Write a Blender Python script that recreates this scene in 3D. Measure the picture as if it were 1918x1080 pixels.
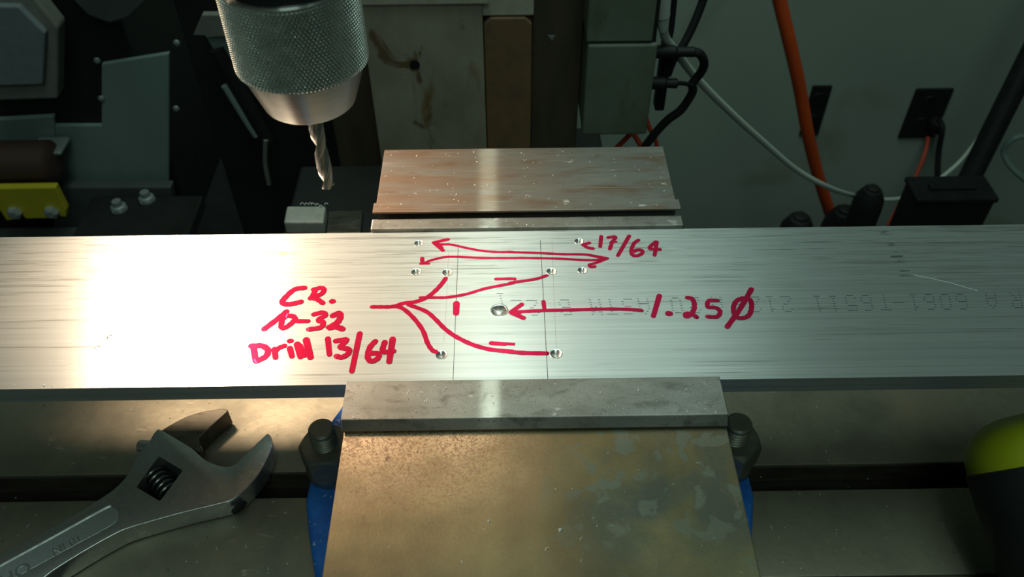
import bpy, bmesh, math, random
from mathutils import Vector, Matrix
random.seed(7)
U = 0.0254                       # the scene is laid out in inches; U turns them into metres
S = bpy.context.scene
COL = S.collection
for o in list(bpy.data.objects): bpy.data.objects.remove(o)

# ------------------------------------------------------------------ camera
PITCH, YAW, ROLL, FPX = 0.7921, 0.0085, -0.0071, 1600.0
CPOS = Vector((-0.4066, -8.6011, 10.787))
fwd = Vector((math.sin(YAW)*math.cos(PITCH), math.cos(YAW)*math.cos(PITCH), -math.sin(PITCH)))
r0 = Vector((math.cos(YAW), -math.sin(YAW), 0)); u0 = r0.cross(fwd)
right = r0*math.cos(ROLL) + u0*math.sin(ROLL)
up = -r0*math.sin(ROLL) + u0*math.cos(ROLL)
cam = bpy.data.cameras.new('camera'); camo = bpy.data.objects.new('camera', cam); COL.objects.link(camo)
camo.matrix_world = Matrix(((right.x, up.x, -fwd.x, CPOS.x*U), (right.y, up.y, -fwd.y, CPOS.y*U),
                            (right.z, up.z, -fwd.z, CPOS.z*U), (0, 0, 0, 1)))
cam.sensor_width = 36.0; cam.lens = FPX/1918*36.0
cam.clip_start = 0.01; cam.clip_end = 20
cam.dof.use_dof = True; cam.dof.focus_distance = 14.6*U; cam.dof.aperture_fstop = 22.0
S.camera = camo

# ------------------------------------------------------------------ world, lights, exposure
w = bpy.data.worlds.new('world'); S.world = w; w.use_nodes = True
bg = w.node_tree.nodes['Background']
bg.inputs[0].default_value = (0.52, 0.84, 0.73, 1); bg.inputs[1].default_value = 0.036
S.view_settings.view_transform = 'Standard'; S.view_settings.look = 'None'
S.view_settings.exposure = 0.0; S.view_settings.gamma = 1.0; S.view_settings.use_curve_mapping = False

def aim(o, tgt):
    d = Vector(tgt)*U - o.location
    o.rotation_euler = d.to_track_quat('-Z', 'Y').to_euler()
def lamp_spot(name, loc, tgt, power, color, radius, angle, blend):
    l = bpy.data.lights.new(name, 'SPOT'); l.energy = power; l.color = color
    l.shadow_soft_size = radius*U; l.spot_size = math.radians(angle); l.spot_blend = blend
    o = bpy.data.objects.new(name, l); COL.objects.link(o); o.location = Vector(loc)*U; aim(o, tgt)
    return o
def lamp_area(name, loc, tgt, power, color, sx, sy):
    l = bpy.data.lights.new(name, 'AREA'); l.energy = power; l.color = color
    l.shape = 'RECTANGLE'; l.size = sx*U; l.size_y = sy*U
    o = bpy.data.objects.new(name, l); COL.objects.link(o); o.location = Vector(loc)*U; aim(o, tgt)
    return o
# warm work lamp standing behind and to the left, above the frame
lamp_spot('work_lamp', (-10.9, 7.0, 12.0), (-4.8, 3.3, 0.0), 26.0, (1.0, 0.75, 0.53), 1.6, 48, 1.0)
# fluorescent tube along the shop's ceiling
t_ = lamp_area('ceiling_tube', (-2.0, 14, 58), (-2.0, 14, 0), 3.5, (0.82, 1.0, 0.86), 1.5, 60)
t_.rotation_euler = (0, 0, 0)
# second row of ceiling light, further to the side
t2_ = lamp_area('ceiling_panel', (6, 10, 62), (6, 10, 0), 7.0, (0.66, 0.98, 0.90), 30, 40)
t2_.rotation_euler = (0, 0, 0)

# added fill light behind the camera, brightens the front-facing surfaces
t3_ = lamp_area('front_fill', (4, -44, 58), (0, 0, 0), 4.0, (0.68, 1.0, 0.88), 30, 30)

# ------------------------------------------------------------------ helpers
def ray(px, py):
    return right*((px-959)/FPX) + up*((540-py)/FPX) + fwd
def at_z(px, py, z):
    d = ray(px, py); return CPOS + d*((z-CPOS.z)/d.z)
def at_y(px, py, y):
    d = ray(px, py); return CPOS + d*((y-CPOS.y)/d.y)

class MB:
    def __init__(s): s.v = []; s.f = []
    def add(s, vs, fs):
        n = len(s.v); s.v += [Vector(v) for v in vs]; s.f += [tuple(i+n for i in f) for f in fs]; return s
    def box(s, x0, x1, y0, y1, z0, z1):
        return s.add([(x0,y0,z0),(x1,y0,z0),(x1,y1,z0),(x0,y1,z0),(x0,y0,z1),(x1,y0,z1),(x1,y1,z1),(x0,y1,z1)],
                     [(0,3,2,1),(4,5,6,7),(0,1,5,4),(1,2,6,5),(2,3,7,6),(3,0,4,7)])
    def prism(s, pts, z0, z1, axes=None):
        # outline pts (a,b) extruded from z0 to z1; axes = three vectors + origin for other planes
        if sum(pts[i][0]*pts[(i+1)%len(pts)][1]-pts[(i+1)%len(pts)][0]*pts[i][1] for i in range(len(pts))) < 0: pts = pts[::-1]
        n = len(pts)
        A = axes or (Vector((1,0,0)), Vector((0,1,0)), Vector((0,0,1)), Vector((0,0,0)))
        vs = [A[3]+A[0]*p[0]+A[1]*p[1]+A[2]*z for z in (z0, z1) for p in pts]
        fs = [tuple(range(n-1, -1, -1)), tuple(range(n, 2*n))] + [(i, (i+1) % n, n+(i+1) % n, n+i) for i in range(n)]
        return s.add(vs, fs)
    def lathe(s, prof, n=32, org=(0,0,0), axis=(0,0,1), cap=True):
        a = Vector(axis).normalized(); q = a.to_track_quat('Z', 'Y'); O = Vector(org)
        vs = []; fs = []
        for r, z in prof:
            for k in range(n):
                t = 2*math.pi*k/n
                vs.append(O + q @ Vector((r*math.cos(t), r*math.sin(t), z)))
        for i in range(len(prof)-1):
            for k in range(n):
                k2 = (k+1) % n
                fs.append((i*n+k, i*n+k2, (i+1)*n+k2, (i+1)*n+k))
        if cap:
            fs.append(tuple(range(n-1, -1, -1))); m = (len(prof)-1)*n; fs.append(tuple(range(m, m+n)))
        return s.add(vs, fs)
    def tube(s, pts, r, n=12, smooth=6):
        P = spline(pts, smooth) if smooth else [Vector(p) for p in pts]
        vs = []; fs = []; ref = Vector((0.3, 1, 0.2)).normalized()
        for i, p in enumerate(P):
            d = (P[min(i+1, len(P)-1)] - P[max(i-1, 0)]).normalized()
            a = d.cross(ref)
            if a.length < 1e-3: a = d.cross(Vector((1, 0, 0)))
            a.normalize(); b = d.cross(a)
            rr = r(i/(len(P)-1)) if callable(r) else r
            for k in range(n):
                t = 2*math.pi*k/n; vs.append(p + a*(rr*math.cos(t)) + b*(rr*math.sin(t)))
        m = len(P)
        for i in range(m-1):
            for k in range(n):
                k2 = (k+1) % n; fs.append((i*n+k, i*n+k2, (i+1)*n+k2, (i+1)*n+k))
        fs.append(tuple(range(n-1, -1, -1))); fs.append(tuple(range((m-1)*n, m*n)))
        return s.add(vs, fs)
    def build(s, name, mat, parent=None, smooth=False, bevel=0, seg=2, bang=30, loc=None):
        # coordinates are world inches; the object's origin is the parent's place (or loc)
        L = parent.location if parent else (Vector(loc)*U if loc else Vector((0, 0, 0)))
        if parent and parent.parent: L = parent.parent.location
        me = bpy.data.meshes.new(name)
        me.from_pydata([tuple(v*U - L) for v in s.v], [], s.f); me.validate()
        bm = bmesh.new(); bm.from_mesh(me); bmesh.ops.recalc_face_normals(bm, faces=bm.faces[:]); bm.to_mesh(me); bm.free()
        o = bpy.data.objects.new(name, me); COL.objects.link(o)
        if mat: me.materials.append(mat)
        if parent: o.parent = parent
        else: o.location = L
        if bevel:
            m = o.modifiers.new('bevel', 'BEVEL'); m.width = bevel*U; m.segments = seg
            m.limit_method = 'ANGLE'; m.angle_limit = math.radians(bang); m.harden_normals = False
        if smooth:
            for p in me.polygons: p.use_smooth = True
            me.set_sharp_from_angle(angle=math.radians(smooth if smooth is not True else 40))
        return o

def spline(pts, k=6, closed=False):
    P = [Vector(p) for p in pts]; out = []; n = len(P)
    rng = n if closed else n-1
    for i in range(rng):
        if closed: a, b, c, d = P[(i-1) % n], P[i], P[(i+1) % n], P[(i+2) % n]
        else: a, b, c, d = P[max(i-1, 0)], P[i], P[i+1], P[min(i+2, n-1)]
        for j in range(k):
            t = j/k
            out.append(0.5*((2*b) + (c-a)*t + (2*a-5*b+4*c-d)*t*t + (3*b-a-3*c+d)*t**3))
    if not closed: out.append(P[-1])
    return out

def thing(name, label, cat, loc, group=None):
    o = bpy.data.objects.new(name, None); COL.objects.link(o); o.location = Vector(loc)*U
    o.empty_display_size = 0.01
    tag(o, label, cat, group); return o
def tag(o, label, cat, group=None, kind=None):
    if label: o['label'] = label
    if cat: o['category'] = cat
    if group: o['group'] = group
    if kind: o['kind'] = kind
    return o
def boolean(o, cutters):
    for c in cutters:
        m = o.modifiers.new('cut', 'BOOLEAN'); m.operation = 'DIFFERENCE'; m.object = c; m.solver = 'EXACT'
    dg = bpy.context.evaluated_depsgraph_get(); dg.update()
    me = bpy.data.meshes.new_from_object(o.evaluated_get(dg))
    o.modifiers.clear(); o.data = me
    for c in cutters: bpy.data.objects.remove(c)

# ------------------------------------------------------------------ materials
def mat(name, base, alt=None, scale=(1, 1, 1), detail=6, lo=0.35, hi=0.65, rough=(0.4, 0.5), metal=0.0,
        bump=0.0, bscale=None, spots=(), aniso=0.0, tangent=None, spec=0.5, rot=0.0, streak=None):
    m = bpy.data.materials.new(name); m.use_nodes = True; nt = m.node_tree; N = nt.nodes; L = nt.links
    b = N['Principled BSDF']; tc = N.new('ShaderNodeTexCoord')
    def noise(sc, det=detail, rg=0.6, dist=0.0):
        mp = N.new('ShaderNodeMapping'); mp.inputs['Scale'].default_value = [x/U for x in sc]
        mp.inputs['Rotation'].default_value = (0, 0, rot)
        L.new(tc.outputs['Object'], mp.inputs['Vector'])
        n = N.new('ShaderNodeTexNoise'); n.inputs['Scale'].default_value = 1; n.inputs['Detail'].default_value = det
        n.inputs['Roughness'].default_value = rg; n.inputs['Distortion'].default_value = dist
        L.new(mp.outputs[0], n.inputs['Vector']); return n.outputs['Fac']
    def rng(src, a, c, o0=0.0, o1=1.0):
        r = N.new('ShaderNodeMapRange'); r.inputs[1].default_value = a; r.inputs[2].default_value = c
        r.inputs[3].default_value = o0; r.inputs[4].default_value = o1; L.new(src, r.inputs[0]); return r.outputs[0]
    def mix(fac, a, c):
        x = N.new('ShaderNodeMix'); x.data_type = 'RGBA'; L.new(fac, x.inputs[0])
        for sock, v in ((x.inputs[6], a), (x.inputs[7], c)):
            if isinstance(v, tuple): sock.default_value = (*v, 1)
            else: L.new(v, sock)
        return x.outputs[2]
    f = noise(scale)
    col = mix(rng(f, lo, hi), base, alt or base)
    for sp in spots:
        c, sc, a, z, dist = sp[:5]
        fac = rng(noise(sc, 4, 0.55, dist), a, z)
        for (axis, m0, m1) in sp[5:]:                    # a stain or painted tone that keeps to one end of the surface
            sx = N.new('ShaderNodeSeparateXYZ'); L.new(tc.outputs['Object'], sx.inputs[0])
            mm = N.new('ShaderNodeMath'); mm.operation = 'MULTIPLY'
            L.new(fac, mm.inputs[0]); L.new(rng(sx.outputs[axis], m0*U, m1*U), mm.inputs[1]); fac = mm.outputs[0]
        col = mix(fac, col, c)
    L.new(col, b.inputs['Base Color'])
    L.new(rng(f, lo, hi, rough[0], rough[1]), b.inputs['Roughness'])
    b.inputs['Metallic'].default_value = metal
    b.inputs['Specular IOR Level'].default_value = spec
    if aniso:
        b.inputs['Anisotropic'].default_value = aniso
        v = N.new('ShaderNodeCombineXYZ')
        for i in range(3): v.inputs[i].default_value = tangent[i]
        L.new(v.outputs[0], b.inputs['Tangent'])
    if bump:
        bn = N.new('ShaderNodeBump'); bn.inputs['Strength'].default_value = bump; bn.inputs['Distance'].default_value = 0.0005
        L.new(noise(bscale or scale), bn.inputs['Height']); L.new(bn.outputs[0], b.inputs['Normal'])
    if streak:                                           # ground finish: thin bright streak across the grinding lines
        r_, a_, k_ = streak
        g = N.new('ShaderNodeBsdfAnisotropic'); g.inputs['Roughness'].default_value = r_; g.inputs['Anisotropy'].default_value = a_
        if tangent == 'turned':
            v2 = N.new('ShaderNodeTangent'); v2.direction_type = 'RADIAL'; v2.axis = 'Z'
        else:
            v2 = N.new('ShaderNodeCombineXYZ'); v2.inputs[0].default_value = 1.0
        L.new(v2.outputs[0], g.inputs['Tangent'])
        L.new(col, g.inputs['Color'])
        mx = N.new('ShaderNodeMixShader'); mx.inputs[0].default_value = k_
        L.new(b.outputs[0], mx.inputs[1]); L.new(g.outputs[0], mx.inputs[2]); L.new(mx.outputs[0], N['Material Output'].inputs['Surface'])
    return m

TY = (0, 1, 0)
m_bar = mat('extruded_aluminium', (0.60, 0.62, 0.61), (0.46, 0.48, 0.47), (0.12, 22, 22), 8, 0.3, 0.7, (0.30, 0.36), 0.97,
            0.10, (0.10, 38, 38), [((0.30, 0.30, 0.28), (0.35, 16, 16), 0.60, 0.74, 0.0), ((0.27, 0.27, 0.25), (0.4, 11, 11), 0.60, 0.76, 0.0, (1, 0.1, 0.9)), ((0.30, 0.29, 0.25), (0.7, 30, 30), 0.58, 0.66, 0.0, (1, -0.6, 1.2))], 0.95, TY, streak=(0.75, 0.0, 0.35))
m_dimple = mat('fresh_cut_aluminium', (0.85, 0.85, 0.83), rough=(0.25, 0.3), metal=1.0)
m_red = mat('red_marker_ink', (0.52, 0.016, 0.068), (0.42, 0.011, 0.052), (3, 3, 3), 3, rough=(0.30, 0.36), metal=0.95, aniso=0.95, tangent=TY, streak=(0.75, 0.0, 0.35))
m_ink = mat('blue_black_stamp_ink', (0.02, 0.025, 0.045), rough=(0.5, 0.6))
m_scribe = mat('scribed_line', (0.06, 0.06, 0.06), rough=(0.5, 0.6), metal=0.5)
m_scribe2 = mat('faint_scribed_line', (0.33, 0.34, 0.34), rough=(0.5, 0.6), metal=0.6)
m_scratch = mat('bright_scratch', (0.95, 0.95, 0.95), rough=(0.3, 0.4), metal=0.5)
m_scuff = mat('dark_scuff', (0.06, 0.065, 0.06), (0.22, 0.24, 0.23), (0.8, 20, 1), rough=(0.5, 0.6), metal=0.5)
m_jaw = mat('ground_jaw_steel', (0.25, 0.245, 0.225), (0.16, 0.155, 0.135), (0.9, 2.2, 2.2), 9, 0.3, 0.7, (0.5, 0.6), 0.7,
            0.10, (2, 30, 30), [((0.11, 0.105, 0.09), (2.5, 4, 4), 0.54, 0.74, 0.6), ((0.36, 0.35, 0.32), (30, 50, 50), 0.66, 0.76, 0.0), ((0.08, 0.078, 0.065), (26, 44, 44), 0.60, 0.70, 0.3), ((0.4,0.39,0.36), (2.2, 3.2, 3), 0.68, 0.74, 0.0)], 0.4, TY, streak=(0.17, 0.90, 0.25))
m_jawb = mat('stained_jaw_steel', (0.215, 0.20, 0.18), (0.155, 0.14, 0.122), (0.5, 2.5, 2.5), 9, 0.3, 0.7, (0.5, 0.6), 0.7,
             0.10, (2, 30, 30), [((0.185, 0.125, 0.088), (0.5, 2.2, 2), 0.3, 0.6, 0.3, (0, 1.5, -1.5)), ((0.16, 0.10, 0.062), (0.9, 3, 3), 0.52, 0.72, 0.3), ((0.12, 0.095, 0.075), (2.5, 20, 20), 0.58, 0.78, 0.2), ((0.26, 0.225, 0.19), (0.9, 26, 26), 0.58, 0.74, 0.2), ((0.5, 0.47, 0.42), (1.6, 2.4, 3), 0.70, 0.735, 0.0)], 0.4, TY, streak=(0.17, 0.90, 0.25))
m_mov = mat('rust_speckled_lamplit_steel', (0.165, 0.125, 0.050), (0.115, 0.09, 0.038), (0.7, 0.7, 0.7), 10, 0.35, 0.65, (0.5, 0.65), 0.3,
            0.25, (18, 18, 18), [((0.40, 0.29, 0.18), (1.1, 1.1, 1.1), 0.3, 0.6, 0.3, (0, 0.9, -0.8), (1, -3.5, -1.9)),  # lamplight painted in: paler tone at the rear left of the movable jaw
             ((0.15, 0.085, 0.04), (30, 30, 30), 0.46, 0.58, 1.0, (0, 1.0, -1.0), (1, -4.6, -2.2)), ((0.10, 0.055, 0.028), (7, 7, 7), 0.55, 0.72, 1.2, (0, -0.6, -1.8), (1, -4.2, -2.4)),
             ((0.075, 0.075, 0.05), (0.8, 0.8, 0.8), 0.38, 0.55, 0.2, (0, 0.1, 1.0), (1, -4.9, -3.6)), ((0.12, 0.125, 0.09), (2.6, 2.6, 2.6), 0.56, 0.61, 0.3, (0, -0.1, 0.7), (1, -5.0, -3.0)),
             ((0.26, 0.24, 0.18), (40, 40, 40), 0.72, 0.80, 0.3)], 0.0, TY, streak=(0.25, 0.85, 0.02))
m_table = mat('cast_iron_table', (0.26, 0.232, 0.165), (0.182, 0.165, 0.12), (0.9, 0.9, 0.9), 9, 0.35, 0.65, (0.42, 0.58), 0.55,
              0.25, (6, 6, 6), [((0.09, 0.075, 0.055), (9, 9, 9), 0.66, 0.74, 0.3), ((0.42, 0.37, 0.28), (1.4, 3.5, 2), 0.66, 0.76, 0.8)])
m_slot = mat('dark_slot_iron', (0.06, 0.045, 0.033), (0.10, 0.08, 0.06), (1, 3, 3), rough=(0.5, 0.6), metal=0.3)
m_blue = mat('blue_vise_paint', (0.010, 0.10, 0.42), (0.02, 0.17, 0.58), (2, 2, 2), 5, rough=(0.3, 0.45), bump=0.5, bscale=(3, 3, 3),
             spots=[((0.5, 0.55, 0.55), (9, 9, 9), 0.64, 0.69, 0.6)])
m_black = mat('black_oxide_steel', (0.17, 0.17, 0.14), (0.25, 0.23, 0.17), (4, 4, 4), rough=(0.38, 0.5), metal=0.6, bump=0.2, bscale=(12, 12, 12))
m_nutface = mat('bright_worn_steel', (0.35, 0.34, 0.31), (0.2, 0.2, 0.18), (3, 3, 3), rough=(0.3, 0.4), metal=0.9)
m_chrome = mat('satin_chrome', (0.58, 0.58, 0.56), (0.50, 0.50, 0.49), (6, 6, 6), rough=(0.26, 0.32), metal=0.86)
m_chromep = mat('cast_chrome_panel', (0.50, 0.53, 0.53), (0.42, 0.45, 0.45), (20, 20, 20), rough=(0.32, 0.42), metal=0.75, bump=0.25, bscale=(40, 40, 40))
m_jawdark = mat('bare_dark_jaw', (0.095, 0.085, 0.065), (0.15, 0.135, 0.105), (2, 6, 2), rough=(0.35, 0.5), metal=0.85, bump=0.1, bscale=(4, 20, 4))
m_worm = mat('blackened_worm', (0.16, 0.17, 0.16), (0.22, 0.22, 0.2), rough=(0.28, 0.35), metal=0.95)
m_knurl = mat('knurled_steel', (0.72, 0.74, 0.70), (0.62, 0.65, 0.61), (5, 5, 5), rough=(0.25, 0.33), metal=0.9)
m_nose = mat('turned_steel', (0.66, 0.65, 0.62), (0.58, 0.57, 0.54), (1, 1, 30), rough=(0.35, 0.42), metal=0.9, tangent='turned', streak=(0.3, 0.75, 0.6))
m_drill = mat('drill_steel', (0.55, 0.54, 0.5), (0.45, 0.43, 0.4), (6, 6, 6), rough=(0.32, 0.42), metal=0.95)
m_quill = mat('black_quill', (0.02, 0.022, 0.024), rough=(0.35, 0.45), metal=0.3)
m_col = mat('stained_column_plate', (0.42, 0.385, 0.28), (0.31, 0.275, 0.195), (0.6, 0.6, 0.4), 8, 0.35, 0.65, (0.6, 0.75), 0.15, 0.2, (3, 3, 3),
            [((0.17, 0.11, 0.055), (0.9, 0.9, 0.55), 0.60, 0.66, 0.8), ((0.22, 0.13, 0.045), (1.3, 1, 0.25), 0.63, 0.72, 0.3)])
m_rust = mat('brown_rusty_strip', (0.25, 0.14, 0.06), (0.155, 0.10, 0.055), (1, 1, 0.8), 8, rough=(0.6, 0.75), metal=0.1, bump=0.3, bscale=(5, 5, 5))
m_darkway = mat('dark_oily_way', (0.07, 0.055, 0.036), (0.10, 0.075, 0.048), (2, 2, 0.4), rough=(0.5, 0.6), metal=0.2)
m_block = mat('bare_block_steel', (0.55, 0.52, 0.45), (0.42, 0.39, 0.33), (2, 2, 2), rough=(0.5, 0.6), metal=0.3)
m_lip = mat('pale_lip', (0.5, 0.47, 0.36), (0.38, 0.35, 0.26), (2, 2, 2), rough=(0.6, 0.7))
m_box = mat('grimy_grey_green_enclosure', (0.15, 0.185, 0.14), (0.11, 0.13, 0.085), (0.5, 0.5, 0.35), 6, rough=(0.55, 0.65), bump=0.05,
            spots=[((0.085, 0.095, 0.04), (0.9, 0.9, 0.4), 0.56, 0.7, 0.4)])
m_wall = mat('grey_green_wall', (0.36, 0.42, 0.36), (0.32, 0.37, 0.32), (0.05, 0.05, 0.05), 3, rough=(0.8, 0.9),
             spots=[((0.22, 0.19, 0.13), (0.06, 0.06, 0.09), 0.58, 0.75, 0.4)])
m_floor = mat('dark_shop_floor', (0.07, 0.065, 0.06), (0.05, 0.05, 0.045), (0.1, 0.1, 0.1), rough=(0.6, 0.8))
m_dkgrey = mat('dark_grey_paint', (0.075, 0.08, 0.075), (0.06, 0.064, 0.06), (0.6, 0.6, 0.6), rough=(0.5, 0.6))
m_vdark = mat('near_black_paint', (0.013, 0.013, 0.012), (0.018, 0.017, 0.016), (0.6, 0.6, 0.6), rough=(0.5, 0.6), spec=0.3)
m_panel = mat('blue_grey_sheet_metal', (0.24, 0.31, 0.285), (0.19, 0.25, 0.235), (0.2, 0.2, 0.1), rough=(0.45, 0.55), metal=0.1)
m_plate = mat('slate_panel', (0.19, 0.215, 0.225), (0.16, 0.185, 0.195), (2, 2, 2), rough=(0.5, 0.6))
m_frame = mat('worn_grey_rim', (0.22, 0.215, 0.19), (0.17, 0.165, 0.145), (1, 1, 1), rough=(0.5, 0.6))
m_yellow = mat('yellow_paint', (0.50, 0.40, 0.015), (0.42, 0.34, 0.015), (0.5, 0.5, 0.5), rough=(0.5, 0.6))
m_brown = mat('dark_red_brown', (0.05, 0.025, 0.018), rough=(0.5, 0.6))
m_silver = mat('dull_silver', (0.4, 0.43, 0.42), rough=(0.4, 0.5), metal=0.6)
m_white = mat('white_cable_plastic', (0.62, 0.66, 0.60), rough=(0.45, 0.5))
m_orange = mat('orange_hose_rubber', (0.75, 0.09, 0.012), (0.6, 0.07, 0.012), (0.3, 0.3, 0.3), rough=(0.45, 0.55))
m_redwire = mat('red_wire', (0.6, 0.07, 0.03), rough=(0.5, 0.6))
m_rubber = mat('black_rubber', (0.009, 0.010, 0.010), (0.014, 0.014, 0.014), rough=(0.5, 0.6), spec=0.25)
m_lime = mat('yellow_green_plastic', (0.31, 0.34, 0.007), (0.28, 0.315, 0.007), (1, 1, 1), rough=(0.32, 0.4))
m_clear = mat('clear_grey_plastic', (0.35, 0.34, 0.3), rough=(0.15, 0.2))
m_chip = mat('bright_aluminium_chip', (0.95, 0.93, 0.88), rough=(0.3, 0.4), metal=0.25)

# ------------------------------------------------------------------ room shell
tag(MB().box(-70, 70, 48, 52, -44, 70).build('wall_back', m_wall), 'dim grey green shop wall behind the machines', None, kind='structure')
tag(MB().box(-70, 70, -30, 52, -46, -44).build('floor', m_floor), 'dark workshop floor', None, kind='structure')

# ------------------------------------------------------------------ mill table with T-slots
ZT = -4.8
tb = thing('mill_table', 'cast iron milling table with dark T slots under the vise and wrench', 'table', (0, 1.1, ZT-3))
prof = [(-3.4, ZT-2.4), (-3.4, ZT)]
for yc in (-1.4, 1.1, 3.72):
    prof += [(yc-.305, ZT), (yc-.305, ZT-.62), (yc-.55, ZT-.62), (yc-.55, ZT-1.1), (yc+.55, ZT-1.1), (yc+.55, ZT-.62), (yc+.305, ZT-.62), (yc+.305, ZT)]
prof += [(5.7, ZT), (5.7, ZT-2.4)]
AX = (Vector((0, 1, 0)), Vector((0, 0, 1)), Vector((1, 0, 0)), Vector((0, 0, 0)))
MB().prism(prof, -24, 24, AX).build('table_top', m_table, tb, bevel=0.025, seg=2)
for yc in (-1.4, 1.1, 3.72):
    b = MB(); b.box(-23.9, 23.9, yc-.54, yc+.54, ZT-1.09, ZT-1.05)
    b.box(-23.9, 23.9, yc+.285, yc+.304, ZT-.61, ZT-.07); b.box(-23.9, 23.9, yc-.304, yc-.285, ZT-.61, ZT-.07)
    b.build('slot_lining', m_slot, tb)  # thin dark strips along the slot floor and walls

# ------------------------------------------------------------------ machine base, column, control box
mb_ = thing('machine_pedestal', 'dark cast machine pedestal behind the table, carrying the column', 'machine', (-2, 11, -9))
MB().box(-6.7, 3.4, 12.5, 20, -12, -9.0).build('casting', m_vdark, mb_, bevel=0.2)
MB().box(-6.7, -3.7, 6.3, 12.6, -12, -5.2).build('side_ledge', m_vdark, mb_, bevel=0.1)
MB().box(-6, 3.2, 6.6, 20, -44, -12).build('pedestal', m_vdark, mb_, bevel=0.2)

def Pz(px, py, y): p = at_y(px, py, y); return p.x, p.z
YC = 14.0
cl = thing('machine_column', 'stained grey steel column with brown rusty strip behind the vise', 'column', (-1.5, YC+2, -9.0))
x0, ztop = Pz(672, 3, YC); x1 = Pz(906, 100, YC)[0]
xs1 = Pz(996, 120, YC)[0]; xd1 = Pz(1092, 120, YC)[0]; zs = Pz(950, 36, YC)[1]
MB().box(x0, x1, YC, YC+1.0, -9.0, 6).build('face_plate', m_col, cl, bevel=0.04)
MB().box(x0-1.6, xd1, YC+1.0, YC+5, -9.0, 6).build('column_body', m_darkway, cl, bevel=0.05)
h = Vector((*[Pz(777, 121, YC)[0]], YC, Pz(777, 121, YC)[1]))
MB().lathe([(0.19, 0), (0.15, 0.02), (0.15, 0.05)], 24, h+Vector((0, 0.02, 0)), (0, -1, 0)).build('bolt_hole', m_rubber, cl, smooth=30)
rs = [(x1+.02, -9.0), (xs1, -9.0), (xs1, zs-.2), (xs1-.2, zs), (x1+.22, zs), (x1+.02, zs-.2)]
MB().prism([(p[0], p[1]) for p in rs], 0, .92, (Vector((1,0,0)), Vector((0,0,1)), Vector((0,1,0)), Vector((0, YC+.08, 0)))).build('rusty_strip', m_rust, cl, bevel=0.05)
MB().box(x1-.02, xs1+.05, YC+.12, YC+1, zs+.03, 6).build('strip_cap', m_lip, cl, bevel=0.05)
MB().box(x0, x1+.2, YC-.12, YC, ztop-.06, ztop+.5).build('ledge', m_lip, cl, bevel=0.03)
MB().box(xs1+.02, xd1-.02, YC+.5, YC+1, -9.0, 6).build('dark_way', m_darkway, cl, bevel=0.03)
p = at_y(1033, 70, YC+.49)
b = MB(); b.add([p+Vector((-.13, 0, .09)), p+Vector((.12, 0, .07)), p+Vector((.02, 0, -.13)), p+Vector((0, -.01, 0))], [(0, 1, 3), (1, 2, 3), (2, 0, 3)])
b.build('paint_fleck', m_silver, cl)

YB = 13.2
cb = thing('control_box', 'grimy grey green enclosure with a seam hanging beside the column', 'electrical box', (3, YB+1, -5.5))
xa, zb = Pz(1090, 254, YB); xb = Pz(1211, 254, YB)[0]
za = Pz(1150, 82, YB)[1]; xa2 = Pz(1101, 80, YB)[0]; xb2 = Pz(1222, 80, YB)[0]
MB().box(xa, xb, YB, YB+2.2, zb, za-.03).build('lower_cover', m_box, cb, bevel=0.08, seg=3)
MB().box(xa2-.04, xb2, YB+.02, YB+2.2, za+.03, 5).build('upper_cover', m_box, cb, bevel=0.06, seg=3)
MB().box(xa+.06, xb-.06, YB+.12, YB+2.3, zb+.06, 5).build('box_body', m_vdark, cb)
MB().box(xa2-.3, xb2+.12, YB+1.5, YB+2.6, zb+.2, 5).build('back_plate', m_dkgrey, cb, bevel=0.03)

# ------------------------------------------------------------------ milling vise
vz = thing('milling_vise', 'steel milling vise with blue painted base clamping the aluminium bar', 'vise', (0, 1.1, ZT))
fl = [(2.9, 4.2), (3.98, 2.8), (4.22, 2.3), (4.44, 1.7), (4.46, .35), (4.28, -.4), (4.05, -1.2), (3.98, -1.8), (3.95, -5)]
fl = fl + [(-x, y) for x, y in fl[::-1]]
MB().prism(fl, ZT, -4.2).build('base_flange', m_blue, vz, bevel=0.1, seg=3)
MB().box(-2.55, 2.55, -6, 7.6, ZT, -2.25).build('base_body', m_blue, vz, bevel=0.1, seg=3)
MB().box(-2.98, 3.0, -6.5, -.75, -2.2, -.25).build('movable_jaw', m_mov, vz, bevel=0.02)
fx = [(-2.97, 3.99), (2.97, 3.99), (2.97, 4.275), (2.9, 4.275), (2.9, 6.0), (-2.92, 6.0), (-2.92, 4.275), (-2.97, 4.275)]
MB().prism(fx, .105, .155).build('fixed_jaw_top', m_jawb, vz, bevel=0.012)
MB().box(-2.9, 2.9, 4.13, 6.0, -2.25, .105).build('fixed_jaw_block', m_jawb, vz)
pf = [(-.7465, -.27), (-.74, -.27), (-.7465, -.23), (-.7465, 0), (0, 0), (0, -1.7), (-.7465, -1.7)]
fj = MB().prism([(-.85, -.185), (-.7465, 0), (-.0, 0), (0, -1.7), (-.79, -1.7), (-.79, -.215)], -3, 3.0, AX).build('jaw_plate', m_jaw, vz, bevel=0.014)
MB().box(-3, 3, 3.678, 3.985, -1.7, 0).build('jaw_plate', m_jaw, vz, bevel=0.03, seg=3)

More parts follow.
